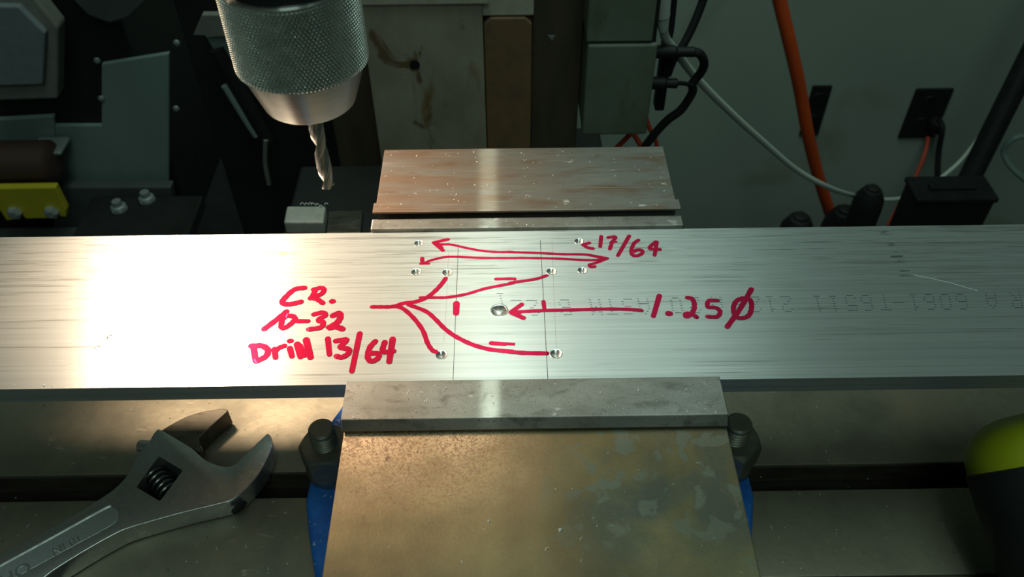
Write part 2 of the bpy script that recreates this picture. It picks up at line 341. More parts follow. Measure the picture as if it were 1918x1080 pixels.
# ------------------------------------------------------------------ aluminium bar
ZB = -.085; TH = .335
bar = MB().box(-21, 21, 0.002, 3.675, ZB-TH, ZB).build('aluminum_bar', m_bar, loc=(0, 1.84, ZB-TH))
tag(bar, 'long flat aluminium bar with red marker notes clamped in the vise', 'bar')
dim = [(784.3, 455, 8), (779.3, 509, 8.5), (837.5, 510, 8.5), (826.5, 664, 9), (935, 581, 14), (1084.8, 451.5, 8), (1033, 508, 8.5), (1091, 506, 8), (1041.5, 662, 9.5)]
cuts = []
for px, py, r in dim:
    c = at_z(px, py, ZB); R = r/105
    cuts.append(MB().lathe([(.001, -R*1.35), (R*.28, -R*1.2), (R*.30, -R*.95), (R, 0), (R*1.05, .05)], 24, c).build('cutter', None))
boolean(bar, cuts)
for px, py, r in dim:
    c = at_z(px, py, ZB+.0015); R = r/105
    d = MB().lathe([(.001, -R*1.3), (R*.26, -R*1.15), (R*.28, -R*.93), (R*.97, -.0025), (R*1.06, .0012), (R*1.16, .0012), (R*1.2, -.001)], 28, c, cap=False).build('drilled_dimple', m_dimple, bar, smooth=30)
bm_ = bar.modifiers.new('bevel', 'BEVEL'); bm_.width = .012*U; bm_.segments = 2; bm_.limit_method = 'ANGLE'; bm_.angle_limit = math.radians(80)

ZS = [ZB+.0016]
def ribbon(b, pts, w, z, k=6, taper=True):
    P = spline([(p.x, p.y, 0) for p in pts], k) if len(pts) > 2 else [Vector((p.x, p.y, 0)) for p in pts]
    d0 = (P[1]-P[0]).normalized(); d1 = (P[-1]-P[-2]).normalized()
    vs = []; fs = []
    L = []; Rr = []
    for i, p in enumerate(P):
        d = (P[min(i+1, len(P)-1)]-P[max(i-1, 0)])
        d = d.normalized() if d.length > 1e-6 else d0
        n = Vector((-d.y, d.x, 0)); ww = w*(1+.07*math.sin(i*1.7+len(P)))
        L.append(p+n*ww/2); Rr.append(p-n*ww/2)
    cap0 = [P[0]+(Matrix.Rotation(math.pi/2+math.pi*j/6, 3, 'Z') @ d0)*w/2 for j in range(1, 6)]
    cap1 = [P[-1]+(Matrix.Rotation(-math.pi/2+math.pi*j/6, 3, 'Z') @ d1)*w/2 for j in range(1, 6)]
    n = len(P)
    for i_, p in enumerate(L+Rr): vs.append((p.x, p.y, z+(i_ % n)*.00006))
    for i in range(n-1): fs.append((i, n+i, n+i+1, i+1))
    k0 = len(vs); vs += [(p.x, p.y, z) for p in cap0]; fs.append((0,)+tuple(k0+j for j in range(5))+(n,))
    k1 = len(vs); vs += [(p.x, p.y, z) for p in cap1]; fs.append((2*n-1,)+tuple(k1+j for j in range(5))+(n-1,))
    b.add(vs, fs)
Z7 = lambda u, v: at_z(460+u/3.376, 420+v/3.376, ZB)
Z8 = lambda u, v: at_z(920+u/3.307, 420+v/3.307, ZB)
def marks(label, strokes, w=.085):
    b = MB()
    for s in strokes:
        ww = w
        if isinstance(s[0], float): ww = s[0]; s = s[1:]
        ZS[0] += .00012
        ribbon(b, [{7: Z7, 8: Z8, 9: Z9}[q[0]](q[1], q[2]) for q in s], ww, ZS[0])
    o = b.build('marker_writing', m_red, bar); o['label'] = label; return o
def s7(*p): return [(7, *q) for q in p]
Z9 = lambda u, v: at_z(380+u/2.997, 390+v/2.997, ZB)
def s9(*p): return [(9, *q) for q in p]
def s8(*p): return [(8, *q) for q in p]
marks('red long double arrow pair across the bar', [
    s7((1280, 95), (1190, 115)), s7((1190, 115), (1248, 165)), s7((1190, 115), (1222, 128), (1240, 152)),
    [.06]+s7((1215, 125), (1250, 127), (1300, 128), (1400, 150), (1500, 168), (1600, 175), (1690, 174))+s8((100, 171), (300, 178), (450, 185), (580, 187), (650, 200), (700, 212)),
    s7((1117, 214), (1117, 240)), [.05]+s7((1105, 249), (1160, 249)), [.06]+s7((1125, 247), (1160, 232), (1200, 220), (1290, 205), (1500, 212), (1690, 213))+s8((200, 208), (400, 212), (620, 222), (720, 212)),
    [.065]+s8((720, 211), (660, 235), (608, 250)), [.07]+s8((608, 252), (615, 263), (642, 262)), [.07]+s8((610, 190), (660, 200), (715, 210))], .08)
marks('red handwritten fraction 17/64 with small arrow', [
    s8((608, 115), (570, 126)), s8((570, 128), (600, 145), (630, 150)), s8((682, 75), (675, 138)),
    s8((725, 82), (770, 78), (750, 110), (735, 153)), [.05]+s8((738, 112), (775, 108)), s8((855, 72), (785, 193)),
    s8((912, 98), (885, 118), (868, 160), (875, 190), (905, 195), (936, 178), (930, 160), (900, 160), (880, 172)),
    s8((1020, 108), (988, 135), (985, 152), (1045, 156)), s8((1026, 110), (1012, 192))], .078)
marks('red forked lines leading to the drilled holes', [
    [.085]+s7((800, 522), (860, 522), (930, 520), (1000, 499), (1080, 488), (1150, 460), (1210, 410), (1245, 370), (1265, 342)),
    [.065]+s7((1105, 463), (1200, 463), (1280, 461), (1400, 440), (1520, 405), (1690, 372))+s8((120, 362), (270, 340), (345, 317)),
    s7((930, 518), (990, 530), (1060, 590), (1120, 670), (1150, 750), (1180, 795), (1205, 806)),
    s7((1030, 508), (1140, 550), (1200, 600), (1260, 660), (1330, 710), (1440, 762), (1560, 793), (1690, 803))+s8((100, 787), (200, 796), (345, 799))], .085)
marks('short red dash between the scribed lines, upper', [[.07]+s7((1583, 346), (1690, 344))+s8((145, 340))])
marks('short red dash between the scribed lines, lower', [[.085]+s7((1553, 751), (1640, 757)), [.06]+s7((1553, 750), (1690, 757))+s8((145, 742))])
marks('stubby upright red tick on the left scribed line', [[.115]+s7((1333, 500), (1331, 562))])
marks('red arrow and handwritten 1.25 diameter note', [
    [.085]+s8((190, 496), (122, 543)), s8((125, 546), (200, 580)), s8((130, 542), (175, 545)),
    [.075]+s8((120, 545), (300, 535), (500, 530), (700, 525), (860, 527), (932, 535)), [.075]+s8((324, 478), (330, 530)),
    s8((1042, 442), (1005, 568)), [.12]+s8((1098, 553), (1106, 553)),
    [.09]+s8((1215, 455), (1242, 460), (1258, 490), (1255, 530), (1235, 560), (1208, 572), (1205, 555), (1240, 555), (1272, 575)),
    [.085]+s8((1402, 472), (1348, 474), (1342, 512), (1390, 516), (1418, 540), (1400, 572), (1340, 572)),
    [.09]+s8((1590, 462), (1555, 458), (1515, 480), (1500, 525), (1515, 570), (1550, 582), (1595, 565), (1612, 520), (1608, 475), (1590, 460)),
    [.095]+s8((1612, 402), (1540, 525), (1462, 635))], .095)
marks('red handwritten C.R. note', [
    [.11]+s7((372, 402), (310, 412), (255, 458), (232, 492), (262, 506), (310, 500), (350, 490)),
    [.10]+s7((440, 418), (425, 450), (410, 468)), [.10]+s7((430, 412), (475, 402), (495, 412), (480, 440), (425, 462), (455, 475), (488, 498)), [.11]+s7((546, 487), (552, 487))], .1)
marks('red handwritten 10-32 note', [
    [.11]+s7((258, 552), (200, 600), (118, 662)), [.10]+s7((262, 578), (235, 600), (225, 645), (245, 655), (285, 630), (312, 600), (300, 582), (265, 578)),
    [.09]+s7((330, 612), (395, 612)), [.10]+s7((432, 570), (485, 558), (505, 575), (460, 605), (490, 620), (475, 652), (400, 664)),
    [.115]+s7((552, 578), (592, 562), (598, 590), (575, 625), (525, 655), (570, 648), (612, 662))], .1)
marks('red handwritten drill 13/64 note', [
    [.11]+s9((284, 775), (296, 852)), [.11]+s9((272, 772), (330, 772), (365, 795), (352, 832), (300, 858)),
    [.10]+s9((402, 790), (408, 838)), [.095]+s9((406, 806), (425, 785), (458, 772)), [.10]+s9((488, 785), (500, 830)), [.09]+s9((486, 745), (496, 744)),
    [.115]+s9((530, 762), (549, 832)), [.115]+s9((580, 738), (604, 836)), [.08]+s9((548, 770), (572, 828)),
    [.095]+s7((520, 722), (530, 822)), [.10]+s7((570, 738), (640, 730), (598, 776), (652, 790), (648, 818), (610, 840), (575, 834)),
    [.095]+s7((722, 690), (672, 928)), [.10]+s7((820, 740), (785, 780), (772, 840), (795, 866), (835, 848), (838, 818), (790, 815)),
    [.10]+s7((880, 745), (866, 800), (900, 808), (935, 802)), [.105]+s7((930, 725), (908, 868))], .1)
# scribed layout lines
def scribe(name, pts, w, m, lab=None):
    b = MB(); ribbon(b, [at_z(px, py, ZB) for px, py in pts], w, ZB+.0013); o = b.build(name, m, bar)
    if lab: o['label'] = lab
scribe('scribed_line', [(858.5, 458), (854, 575), (848.6, 711)], .010, m_scribe, 'dark scribed layout line')
scribe('scribed_line', [(1012, 450), (1018, 560), (1026, 709)], .011, m_scribe, 'dark scribed layout line')
scribe('scribed_line', [(840, 470), (836, 570), (831, 640)], .008, m_scribe2)
scribe('scribed_line', [(1034, 450), (1038, 560), (1042, 655)], .008, m_scribe2)
scribe('scratch', [(1712, 515), (1770, 527), (1830, 544)], .012, m_scratch, 'bright slanted scratch')
b = MB()
for t0, n_, L0 in ((.02, 4, 20), (.07, 3, 16), (.22, 1, 6), (.28, 3, 18), (.33, 2, 12), (.48, 1, 14), (.57, 4, 22), (.66, 2, 16), (.73, 3, 20), (.80, 2, 12), (.90, 4, 18), (.99, 2, 34)):
    for k in range(n_):
        t = t0+random.uniform(-.025, .025); px = 1656+t*42+random.uniform(-5, 5); py = 432+t*84
        L = L0*random.uniform(.4, 1.1); wd = random.uniform(.008, .024)
        ribbon(b, [at_z(px-L/2, py, ZB), at_z(px+L/2, py-.3, ZB)], wd, ZB+.0012+k*.0001)
b.build('scuff_mark', m_scuff, bar)['label'] = 'broken diagonal trail of dark scuffs'
# mill stamp, upside down, dot-matrix dashes
FONT = {'0': '01110 10001 10001 10001 10001 10001 01110', '1': '00100 01100 00100 00100 00100 00100 01110', '2': '01110 10001 00001 00110 01000 10000 11111',
        '5': '11111 10000 11110 00001 00001 10001 01110', '6': '01110 10000 10000 11110 10001 10001 01110', 'T': '11111 00100 00100 00100 00100 00100 00100',
        '-': '00000 00000 00000 11111 00000 00000 00000', 'A': '00100 01010 10001 10001 11111 10001 10001', 'S': '01111 10000 10000 01110 00001 00001 11110',
        'M': '10001 11011 10101 10101 10001 10001 10001', 'B': '11110 10001 10001 11110 10001 10001 11110', 'Q': '01110 10001 10001 10001 10101 10010 01101',
        'R': '11110 10001 10001 11110 10100 10010 10001'}
b = MB()
for ch, px, py in [('R', 1902, 562), ('A', 1856, 562.5), ('6', 1800, 564.5), ('0', 1770, 565), ('6', 1740, 565), ('1', 1711, 565.5), ('-', 1682, 566), ('T', 1656, 566), ('6', 1622, 567), ('5', 1593, 567),
                   ('1', 1561, 568), ('1', 1531, 568), ('2', 1472, 569), ('1', 1442, 569), ('2', 1413, 569.5), ('-', 1385, 570), ('A', 1342, 570), ('2', 1300, 571), ('0', 1266, 571.5),
                   ('A', 1205, 573), ('S', 1175, 573.5), ('T', 1143, 574), ('M', 1115, 574.5), ('B', 1057, 575), ('2', 997, 576), ('2', 968, 576), ('1', 938, 563)]:
    for r, row in enumerate(FONT[ch].split()):
        c = 0
        while c < 5:
            if row[c] == '1':
                e = c
                while e+1 < 5 and row[e+1] == '1': e += 1
                # rotated half a turn on the bar: columns run right to left, rows bottom to top
                X1 = px+10-(c-.32)*4.3; X0 = px+10-(e+.32)*4.3; Y = py+14-r*4.6; sh = -(Y-py)*-.22
                ribbon(b, [at_z(X0+sh, Y, ZB), at_z(X1+sh, Y, ZB)], .0125, ZB+.0012)
                c = e+1
            else: c += 1
b.build('mill_stamp', m_ink, bar)['label'] = 'faint upside down dot printed alloy stamp'

# ------------------------------------------------------------------ clamping studs with nuts
def stud(x, label, turn):
    r = thing('clamping_stud', label, 'bolt', (x, 1.1, -4.2), 'hold-down studs of the vise')
    o = (x, 1.1, 0)
    pr = [(.19, -5.4), (.225, -5.35)]
    z = -3.7
    pr.append((.225, z))
    while z < -2.93: pr += [(.255, z+.022), (.255, z+.03), (.212, z+.055), (.212, z+.06)]; z += .077
    pr += [(.25, -2.90), (.25, -2.84), (.21, -2.80), (.0, -2.798)]
    MB().lathe(pr, 36, o, cap=False).build('threaded_rod', m_black, r, smooth=25)
    # hex nut with chamfered top and skirt
    b = MB(); n = 48; z0, z1 = -3.93, -3.30
    def hexr(t): return .475/math.cos(((t+math.pi/6) % (math.pi/3))-math.pi/6)
    rings = []
    for zz, f in ((z0, 0), (z1-.02, 0), (z1+.0, 1), (z1+.001, 2)):
        ring = []
        for k in range(n):
            t = 2*math.pi*k/n; R = hexr(t)
            if f == 0: zc = zz-(max(0, R-.46)*1.1 if zz > z0 else 0); q = R
            elif f == 1: q = min(R, .45); zc = zz
            else: q = .24; zc = zz
            ring.append(Vector((x+q*math.cos(t+turn), 1.1+q*math.sin(t+turn), zc)))
        rings.append(ring)
    vs = [p for g in rings for p in g]; fs = []
    for i in range(3):
        for k in range(n): fs.append((i*n+k, i*n+(k+1) % n, (i+1)*n+(k+1) % n, (i+1)*n+k))
    b.add(vs, fs).build('hex_nut', m_black, r, smooth=28)
    MB().lathe([(.26, -4.2), (.50, -4.2), (.515, -4.15), (.50, -3.99), (.46, -3.93), (.26, -3.93)], 40, o).build('flange_washer', m_nutface, r, smooth=35)
stud(-4.03, 'black threaded stud with hex nut between the wrench and the vise', math.radians(32))
stud(4.06, 'black threaded stud with nut on the right side of the vise', math.radians(10))

# ------------------------------------------------------------------ adjustable wrench
ZW = -4.27
W7 = lambda u, v, z=ZW: at_z(240+u/4.5, 740+v/4.5, z)
W1 = lambda u, v, z=ZW: at_z(u/2.843, 700+v/2.843, z)
wr = thing('adjustable_wrench', 'chrome adjustable wrench with open jaws lying on the mill table', 'wrench', (-7.5, 1, ZT))
hd = (W1(0, 960)-W1(400, 745)).normalized()
tipU, tipL = W1(0, 960), W1(240, 1080)
e1 = tipU+hd*4.2; e2 = tipL+hd*4.0
out = []
out += spline([W7(1172, 318), W7(1203, 345), W7(1215, 420), W7(1180, 520), W7(1120, 635), W7(1045, 735), W7(955, 825), W7(870, 885), W7(790, 908), W7(640, 945), W7(440, 993), W1(700, 815), W1(600, 858), W1(450, 942), W1(300, 1035), tipL], 4)
mid = (e1+e2)/2+hd*.35
out += spline([e2, mid+(e2-e1)*.25, mid+(e1-e2)*.25, e1], 4)
out += spline([tipU, W1(200, 857), W1(400, 745), W1(550, 652), W1(620, 600), W1(672, 545), W1(700, 500), W1(735, 430)], 4)
out += spline([W7(180, 385), W7(215, 320), W7(250, 282)], 3)
out += spline([W7(285, 292), W7(420, 372), W7(530, 440), W7(600, 500), W7(660, 548), W7(750, 585), W7(830, 600), W7(890, 582), W7(932, 548)], 4)
pts = []
for q in out:
    if not pts or (Vector((q.x, q.y))-Vector(pts[-1])).length > .012: pts.append((q.x, q.y))
body = MB().prism(pts, ZT+.04, ZW).build('wrench_body', m_chrome, wr, bevel=0.055, seg=4, bang=40, smooth=40)
def rprism(corners, rad, z0, z1):
    P = []; n = len(corners)
    for i in range(n):
        a, c, d = corners[i-1], corners[i], corners[(i+1) % n]
        u = (a-c).normalized(); v = (d-c).normalized()
        s0 = c+u*rad; s1 = c+v*rad
        for j in range(6):
            t = j/5; P.append((s0*(1-t)**2+c*2*t*(1-t)+s1*t*t).xy[:])
    return MB().prism(P, z0, z1)
win = [W7(258, 512), W7(462, 632), W7(268, 892), W7(68, 772)]
cut1 = rprism(win, .05, ZT-.1, ZW+.1).build('cutter', None)
pn = [W1(0, 1015), W1(520, 735), W1(650, 690), W1(640, 775), W1(580, 815), W1(0, 1135)]
A_, B_ = W1(590, 700), W1(600, 800)
pa = (A_-W1(0, 1018)).normalized()
pan = [W1(0, 1018)-pa*3, W1(300, 850), W1(550, 712), W1(600, 697), W1(630, 712), W1(638, 745), W1(620, 785), W1(560, 825), W1(300, 965), W1(120, 1065)-pa*4]
pp = [q.xy[:] for q in spline(pan[1:9], 5)]; pp = [pan[0].xy[:]]+pp+[pan[9].xy[:]]
cut2 = MB().prism(pp, ZW-.05, ZW+.1).build('cutter', None)
boolean(body, [cut1, cut2])
for p_ in body.data.polygons: p_.use_smooth = True
body.data.set_sharp_from_angle(angle=math.radians(35))
cen = sum((Vector((*q, 0)) for q in pp), Vector())/len(pp)
def shrink(P, d):
    n = len(P); o = []
    for i in range(n):
        a, c, e = Vector(P[i-1]), Vector(P[i]), Vector(P[(i+1) % n])
        t = (e-a).normalized(); o.append(c+Vector((-t.y, t.x))*d)
    return [q[:] for q in o]
area = sum(pp[i][0]*pp[(i+1) % len(pp)][1]-pp[(i+1) % len(pp)][0]*pp[i][1] for i in range(len(pp)))
MB().prism(shrink(pp, .03 if area > 0 else -.03), ZW-.052, ZW-.035).build('handle_panel', m_chromep, wr, bevel=0.008, smooth=40)
# raised lettering (text curves turned to mesh), reading from the head towards the handle end
td = -hd; ang = math.atan2(hd.y, hd.x)
def emboss(txt, c, size, name):
    cu = bpy.data.curves.new(name, 'FONT'); cu.body = txt; cu.size = size*U; cu.extrude = .006*U; cu.align_x = 'LEFT'; cu.align_y = 'CENTER'; cu.bevel_depth = .004*U
    to = bpy.data.objects.new(name, cu); COL.objects.link(to)
    dg = bpy.context.evaluated_depsgraph_get(); me = bpy.data.meshes.new_from_object(to.evaluated_get(dg))
    bpy.data.objects.remove(to); me.materials.clear(); me.materials.append(m_chrome)
    o = bpy.data.objects.new(name, me); COL.objects.link(o); o.parent = wr
    o.location = Vector((c.x, c.y, ZW-.03))*U-wr.location; o.rotation_euler = (0, 0, ang)
emboss('10 IN', W1(432, 860), .24, 'raised_lettering')
emboss('OHM', W1(160, 1012), .36, 'raised_lettering')
# movable jaw and rack pin
mj = [W7(275, 292), W7(420, 207), W7(560, 150), W7(700, 120), W7(800, 108), W7(842, 122), W7(832, 140), W7(705, 250), W7(590, 362), W7(600, 470), W7(420, 420)]
P = [q.xy[:] for q in spline(mj[:6], 4)]+[q.xy[:] for q in mj[6:]]
MB().prism(P, ZT+.06, ZW-.015).build('movable_jaw', m_jawdark, wr, bevel=0.03, seg=3, bang=45, smooth=40)
a = W7(90, 425, -4.5); c_ = W7(610, 478, -4.5)
MB().tube([a, a+(c_-a)*.02, c_], lambda t: .13, 20, 0).build('rack_pin', m_chrome, wr, bevel=0.03, smooth=50)
ax = ((W7(462, 632)-W7(258, 512)).normalized()*.75+(W7(268, 892)-W7(462, 632)).normalized()*.2).normalized()
wc = (win[0]+win[1]+win[2]+win[3])/4; wc = Vector((wc.x, wc.y, -4.5))
ax = Vector((ax.x, ax.y, 0)).normalized()
prw = [(.05, -.34), (.2, -.33)]
zz = -.33
while zz < .26: prw += [(.23, zz+.03), (.235, zz+.06), (.22, zz+.085), (.13, zz+.11), (.13, zz+.125)]; zz += .135
prw += [(.22, .33), (.05, .34)]
MB().lathe(prw, 32, wc, ax).build('worm_screw', m_worm, wr, smooth=40)
# oval recess on the jaw's outer side
oc = W7(940, 945, -4.5); tdir = (W7(1045, 735)-W7(870, 885)).normalized(); tdir.z = 0
nrm = Vector((tdir.y, -tdir.x, 0))
Pov = [(.17*math.cos(2*math.pi*k/28), .085*math.sin(2*math.pi*k/28)) for k in range(28)]
MB().prism(Pov, -.05, .03, (tdir, Vector((0, 0, 1)), nrm, oc)).build('oval_recess', m_vdark, wr, bevel=.01)

# ------------------------------------------------------------------ drill chuck, quill, drill bit
KS = 0.85                        # chuck size
CX, CY = -2.991, 1.225
def kz(z): return 10.787-(10.787-z)*KS
ck = thing('drill_chuck', 'knurled steel keyless drill chuck above the bar', 'drill chuck', (CX, CY, kz(3.345)))
NA, NZ = 104*8, 13*10
zlo, zhi = 4.07, 5.34
vs = []; fs = []
nd = 104; rowh = (zhi-zlo)/13
for j in range(NZ+1):
    z = zlo+(zhi-zlo)*j/NZ
    for k in range(NA):
        u = k/NA*nd; v = (z-zlo)/rowh
        p1 = abs(((u+v)/1.0) % 1-.5)*2; p2 = abs(((u-v)/1.0) % 1-.5)*2
        hgt = (1-p1)*.5+(1-p2)*.5
        hgt = min(1-p1, 1-p2)
        edge = min(1, (zhi-z)/.06)
        t = 2*math.pi*k/NA; R = .957+.046*min(1, hgt*2.1)-(1-edge)*.03
        R *= KS; vs.append((CX+R*math.cos(t), CY+R*math.sin(t), kz(z)))
for j in range(NZ):
    for k in range(NA): fs.append((j*NA+k, j*NA+(k+1) % NA, (j+1)*NA+(k+1) % NA, (j+1)*NA+k))
MB().add(vs, fs).build('knurled_sleeve', m_knurl, ck)
O = (CX, CY, 0)
def K(p): return [(r*KS, kz(z)) for r, z in p]
MB().lathe(K([(.30, 3.40), (.34, 3.345), (.69, 3.345), (.714, 3.365), (.955, 4.07), (.955, 4.12)]), 96, O, cap=False).build('nose_cone', m_nose, ck, smooth=25)
MB().lathe(K([(.0, 3.5), (.31, 3.5), (.31, 3.38)]), 32, O, cap=False).build('jaw_bore', m_vdark, ck)
MB().lathe(K([(.955, 5.30), (.985, 5.335), (.955, 5.36), (.90, 5.36), (.885, 5.33)]), 96, O, cap=False).build('top_rim', m_nose, ck, smooth=30)
MB().lathe(K([(.91, 5.1), (.89, 5.34), (.82, 5.8), (.72, 6.1), (.72, 6.35)]), 64, O).build('upper_body', m_quill, ck, smooth=30)
ql = thing('spindle_quill', 'black spindle quill holding the knurled chuck from above', 'spindle', (CX, CY, kz(6.35)))
MB().lathe(K([(.5, 6.35), (1.2, 6.35), (1.25, 6.4), (1.25, 13), (1.2, 13.05)]), 64, O).build('quill_tube', m_quill, ql, smooth=30)
MB().lathe(K([(1.35, 6.9), (1.5, 6.95), (1.5, 7.6), (1.35, 7.65)]), 64, O).build('depth_collar', m_quill, ql, smooth=30)
# twist drill: a two-fluted section swept along its helix
b = MB(); n = 60; R = .122*KS; z0, z1 = kz(1.57), kz(3.9); lead = 1.25; vs = []; fs = []; nz = 130
def sect(t):
    c = math.cos(2*t)                # two lands at t = 0 and pi
    fl_ = max(0, -(c-.05)); s_ = R*(1-.62*min(1, fl_*1.35)**.8)
    if c > .72: s_ = R*1.0
    elif c > 0.05: s_ = min(s_, R*.95)
    return s_
for j in range(nz+1):
    z = z0+(z1-z0)*j/nz; f = 1.0
    tw = 2*math.pi*z/lead+2.0
    if z > 3.42: flu = 1
    for k in range(n):
        t = 2*math.pi*k/n; s_ = sect(t)
        zz = z + (s_*.5 if j == 0 else 0)
        vs.append((CX+s_*math.cos(t+tw), CY+s_*math.sin(t+tw), max(zz, z0+s_*.55) if j < 6 else zz))
for j in range(nz):
    for k in range(n): fs.append((j*n+k, j*n+(k+1) % n, (j+1)*n+(k+1) % n, (j+1)*n+k))
vs.append((CX, CY, z0)); fs += [(k, len(vs)-1, (k+1) % n) for k in range(n)]
fs.append(tuple(range(nz*n, nz*n+n)))
db = b.add(vs, fs).build('drill_bit', m_drill, smooth=32, loc=(CX, CY, kz(1.57)))
tag(db, 'steel twist drill bit held in the knurled chuck', 'drill bit')

# ------------------------------------------------------------------ loose steel behind the bar
o = MB(); 
c0 = at_z(531, 416, -4.75); c1 = at_z(606, 416, -4.75); c2 = at_z(610, 385, -4.75); c3 = at_z(537, 385, -4.75)
sb = thing('steel_block', 'small rounded steel block with chips behind the bar', 'block', (c0.x+.5, c0.y+.4, -5.2))
MB().prism([c0.xy[:], c1.xy[:], c2.xy[:], c3.xy[:]], -5.18, -4.75).build('block_body', m_block, sb, bevel=0.06, seg=3)
b = MB()
for k in range(7):
    q = at_z(565+k*7+random.uniform(-3, 3), 386+random.uniform(-3, 3), -4.72)
    b.tube([q, q+Vector((.04, .05, .04)), q+Vector((.1, .02, .02))], .01, 5, 3)
b.build('clinging_chip', m_chip, sb)
c0 = at_z(612, 440, -5.1); c1 = at_z(676, 440, -5.1); c2 = at_z(680, 397, -5.1); c3 = at_z(616, 399, -5.1)
pl = MB().prism([c0.xy[:], c1.xy[:], c2.xy[:], c3.xy[:]], -5.2, -5.02).build('steel_plate', m_jawdark, bevel=0.02)
tag(pl, 'flat dark steel plate lying beside the small block behind the bar', 'plate')

# ------------------------------------------------------------------ left background machines
YM = 26.0
wb = MB().box(-60, -13.2, 20, 47, -44, -19.6).build('workbench', m_vdark, bevel=0.1, loc=(-36, 33, -44))
tag(wb, 'dark workbench carrying the machines at far left', 'workbench')
XZ = (Vector((1, 0, 0)), Vector((0, 0, 1)), Vector((0, 1, 0)))
def slab(pts, y, th, name, m, par, bev=0.05):
    return MB().prism([Pz(px, py, y) for px, py in pts], 0, th, (*XZ, Vector((0, y, 0)))).build(name, m, par, bevel=bev)
mc = thing('machine_cabinet', 'dark machine with blue grey sheet metal panel and framed cover', 'machine', (-22, 28, -19.6))
xl = Pz(90, 300, YM)[0]; xr = Pz(316, 300, YM)[0]
MB().box(-40, xr-.05, YM+.3, 38, -19.6, 4).build('carcass', m_vdark, mc, bevel=0.1)
slab([(95, 347), (316, 346), (316, 100), (190, 120), (190, 235), (95, 235)], YM, .25, 'sheet_panel', m_panel, mc)
slab([(-20, 225), (100, 218), (105, 272), (-20, 276)], YM-.1, .3, 'side_panel', m_panel, mc)
slab([(-40, 190), (108, 186), (109, 52), (52, -20), (-40, -20)], YM-1.6, .9, 'cover_frame', m_frame, mc, .12)
slab([(-40, 163), (80, 159), (85, 62), (34, 12), (-40, 10)], YM-1.9, .35, 'cover_plate', m_plate, mc, .08)
slab([(115, -20), (165, 30), (205, 45), (240, 35), (300, -20)], YM-.6, .5, 'upper_guard', m_dkgrey, mc, .1)
slab([(100, 350), (320, 350), (330, 440), (100, 440)], YM-1.0, .6, 'lower_apron', m_dkgrey, mc, .1)
for px, py in ((182, 113), (190, 184), (330, 203), (331, 80)):
    p = at_y(px, py, YM-.02); MB().lathe([(.15, 0), (.13, .07), (.05, .1)], 12, p, (0, -1, 0)).build('screw', m_silver, mc, smooth=40)
p0 = at_y(-20, 312, YM-1.9); p1 = at_y(72, 312, YM-1.9)
mo = thing('electric_motor', 'dark red brown cylindrical motor above the yellow bracket', 'motor', (p0.x, YM-1.5, p0.z-1.5))
MB().lathe([(.9, 0), (1.05, .1), (1.05, 3.8), (.85, 4.0), (.5, 4.05)], 32, Vector((p0.x-1, YM-1.6, p0.z)), (1, 0, 0)).build('housing', m_brown, mo, smooth=40)
MB().box(p0.x-1, p1.x-.1, YM-2.3, YM-1.0, p0.z-1.4, p0.z-1.0).build('foot', m_dkgrey, mo, bevel=.05)
pb = at_y(86, 289, YM-1.5); MB().box(pb.x-.8, pb.x+.7, YM-1.5, YM-.2, pb.z-.1, pb.z+.1).build('terminal_bar', m_silver, mo, bevel=.08)
yb = thing('yellow_bracket', 'yellow painted bracket plate with two bolts at the left edge', 'bracket', (-24, YM-3, -19.6))
slab([(-30, 353), (103, 351), (124, 393), (124, 407), (112, 405), (106, 400), (97, 409), (48, 410), (41, 402), (33, 412), (12, 413), (-2, 392), (-30, 360)], YM-3.2, .4, 'bracket_plate', m_yellow, yb, .06)
for px, py in ((29, 396), (98, 395)):
    p = at_y(px, py, YM-3.2); MB().lathe([(.34, 0), (.34, .22), (.2, .3)], 6, p, (0, -1, 0)).build('bolt', m_silver, yb)
MB().box(-36, -21.5, YM-2.8, YM-1.2, -19.6, -18.1).build('bracket_foot', m_dkgrey, yb, bevel=.1)
# small parts lying on the bench
for (px, py, lab) in ((277, 371, 'small bright steel pipe fitting farther right of the yellow bracket'), (225, 388, 'small steel pipe fitting nearer to the yellow bracket')):
    p = at_z(px, py+6, -16.2); 
    f_ = thing('pipe_fitting', lab, 'fitting', (p.x, p.y, -16.2))
    MB().lathe([(.35, 0), (.35, .3), (.22, .34), (.22, .6)], 12, (p.x, p.y, -16.2)).build('barrel', m_silver, f_, smooth=30)
    MB().lathe([(.42, .06), (.42, .2)], 6, (p.x, p.y, -16.2)).build('hex_collar', m_silver, f_)
sh = MB().box(-21, -15.5, YM-4.5, YM-1.15, -16.9, -16.2).build('bench_shelf', m_vdark, bevel=.08, loc=(-22, YM-2, -16.9))
tag(sh, 'dark narrow shelf under the small fittings at far left', 'shelf')
# lever arm assembly between the left machine and the column
la = thing('guard_arm', 'dark slanting arm with pale edges behind the drill chuck', 'arm', (-11, 22, -14))
YA = 21
slab([(385, 68), (425, 66), (440, 150), (428, 140)], YA, .3, 'pale_plate', m_panel, la, .03)
slab([(362, 66), (378, 28), (440, 28), (440, 70)], YA-.4, .3, 'rusty_tab', m_frame, la, .03)
b = MB(); b.tube([at_y(405, 90, YA), at_y(455, 180, YA), at_y(500, 265, YA)], .32, 10, 4); b.build('arm_tube', m_vdark, la, smooth=True)
b = MB(); b.tube([at_y(420, 160, YA-.2), at_y(460, 225, YA-.2), at_y(480, 255, YA-.2)], .13, 8, 4); b.build('edge_rod', m_panel, la, smooth=True)
b = MB(); b.tube([at_y(498, 262, YA-.3), at_y(497, 305, YA-.3), at_y(504, 345, YA-.3)], .1, 8, 4); b.build('end_pin', m_frame, la, smooth=True)
MB().box(-13, -6.8, YA+1.2, YA+2, -40, -3).build('back_guard', m_vdark, la, bevel=.1)

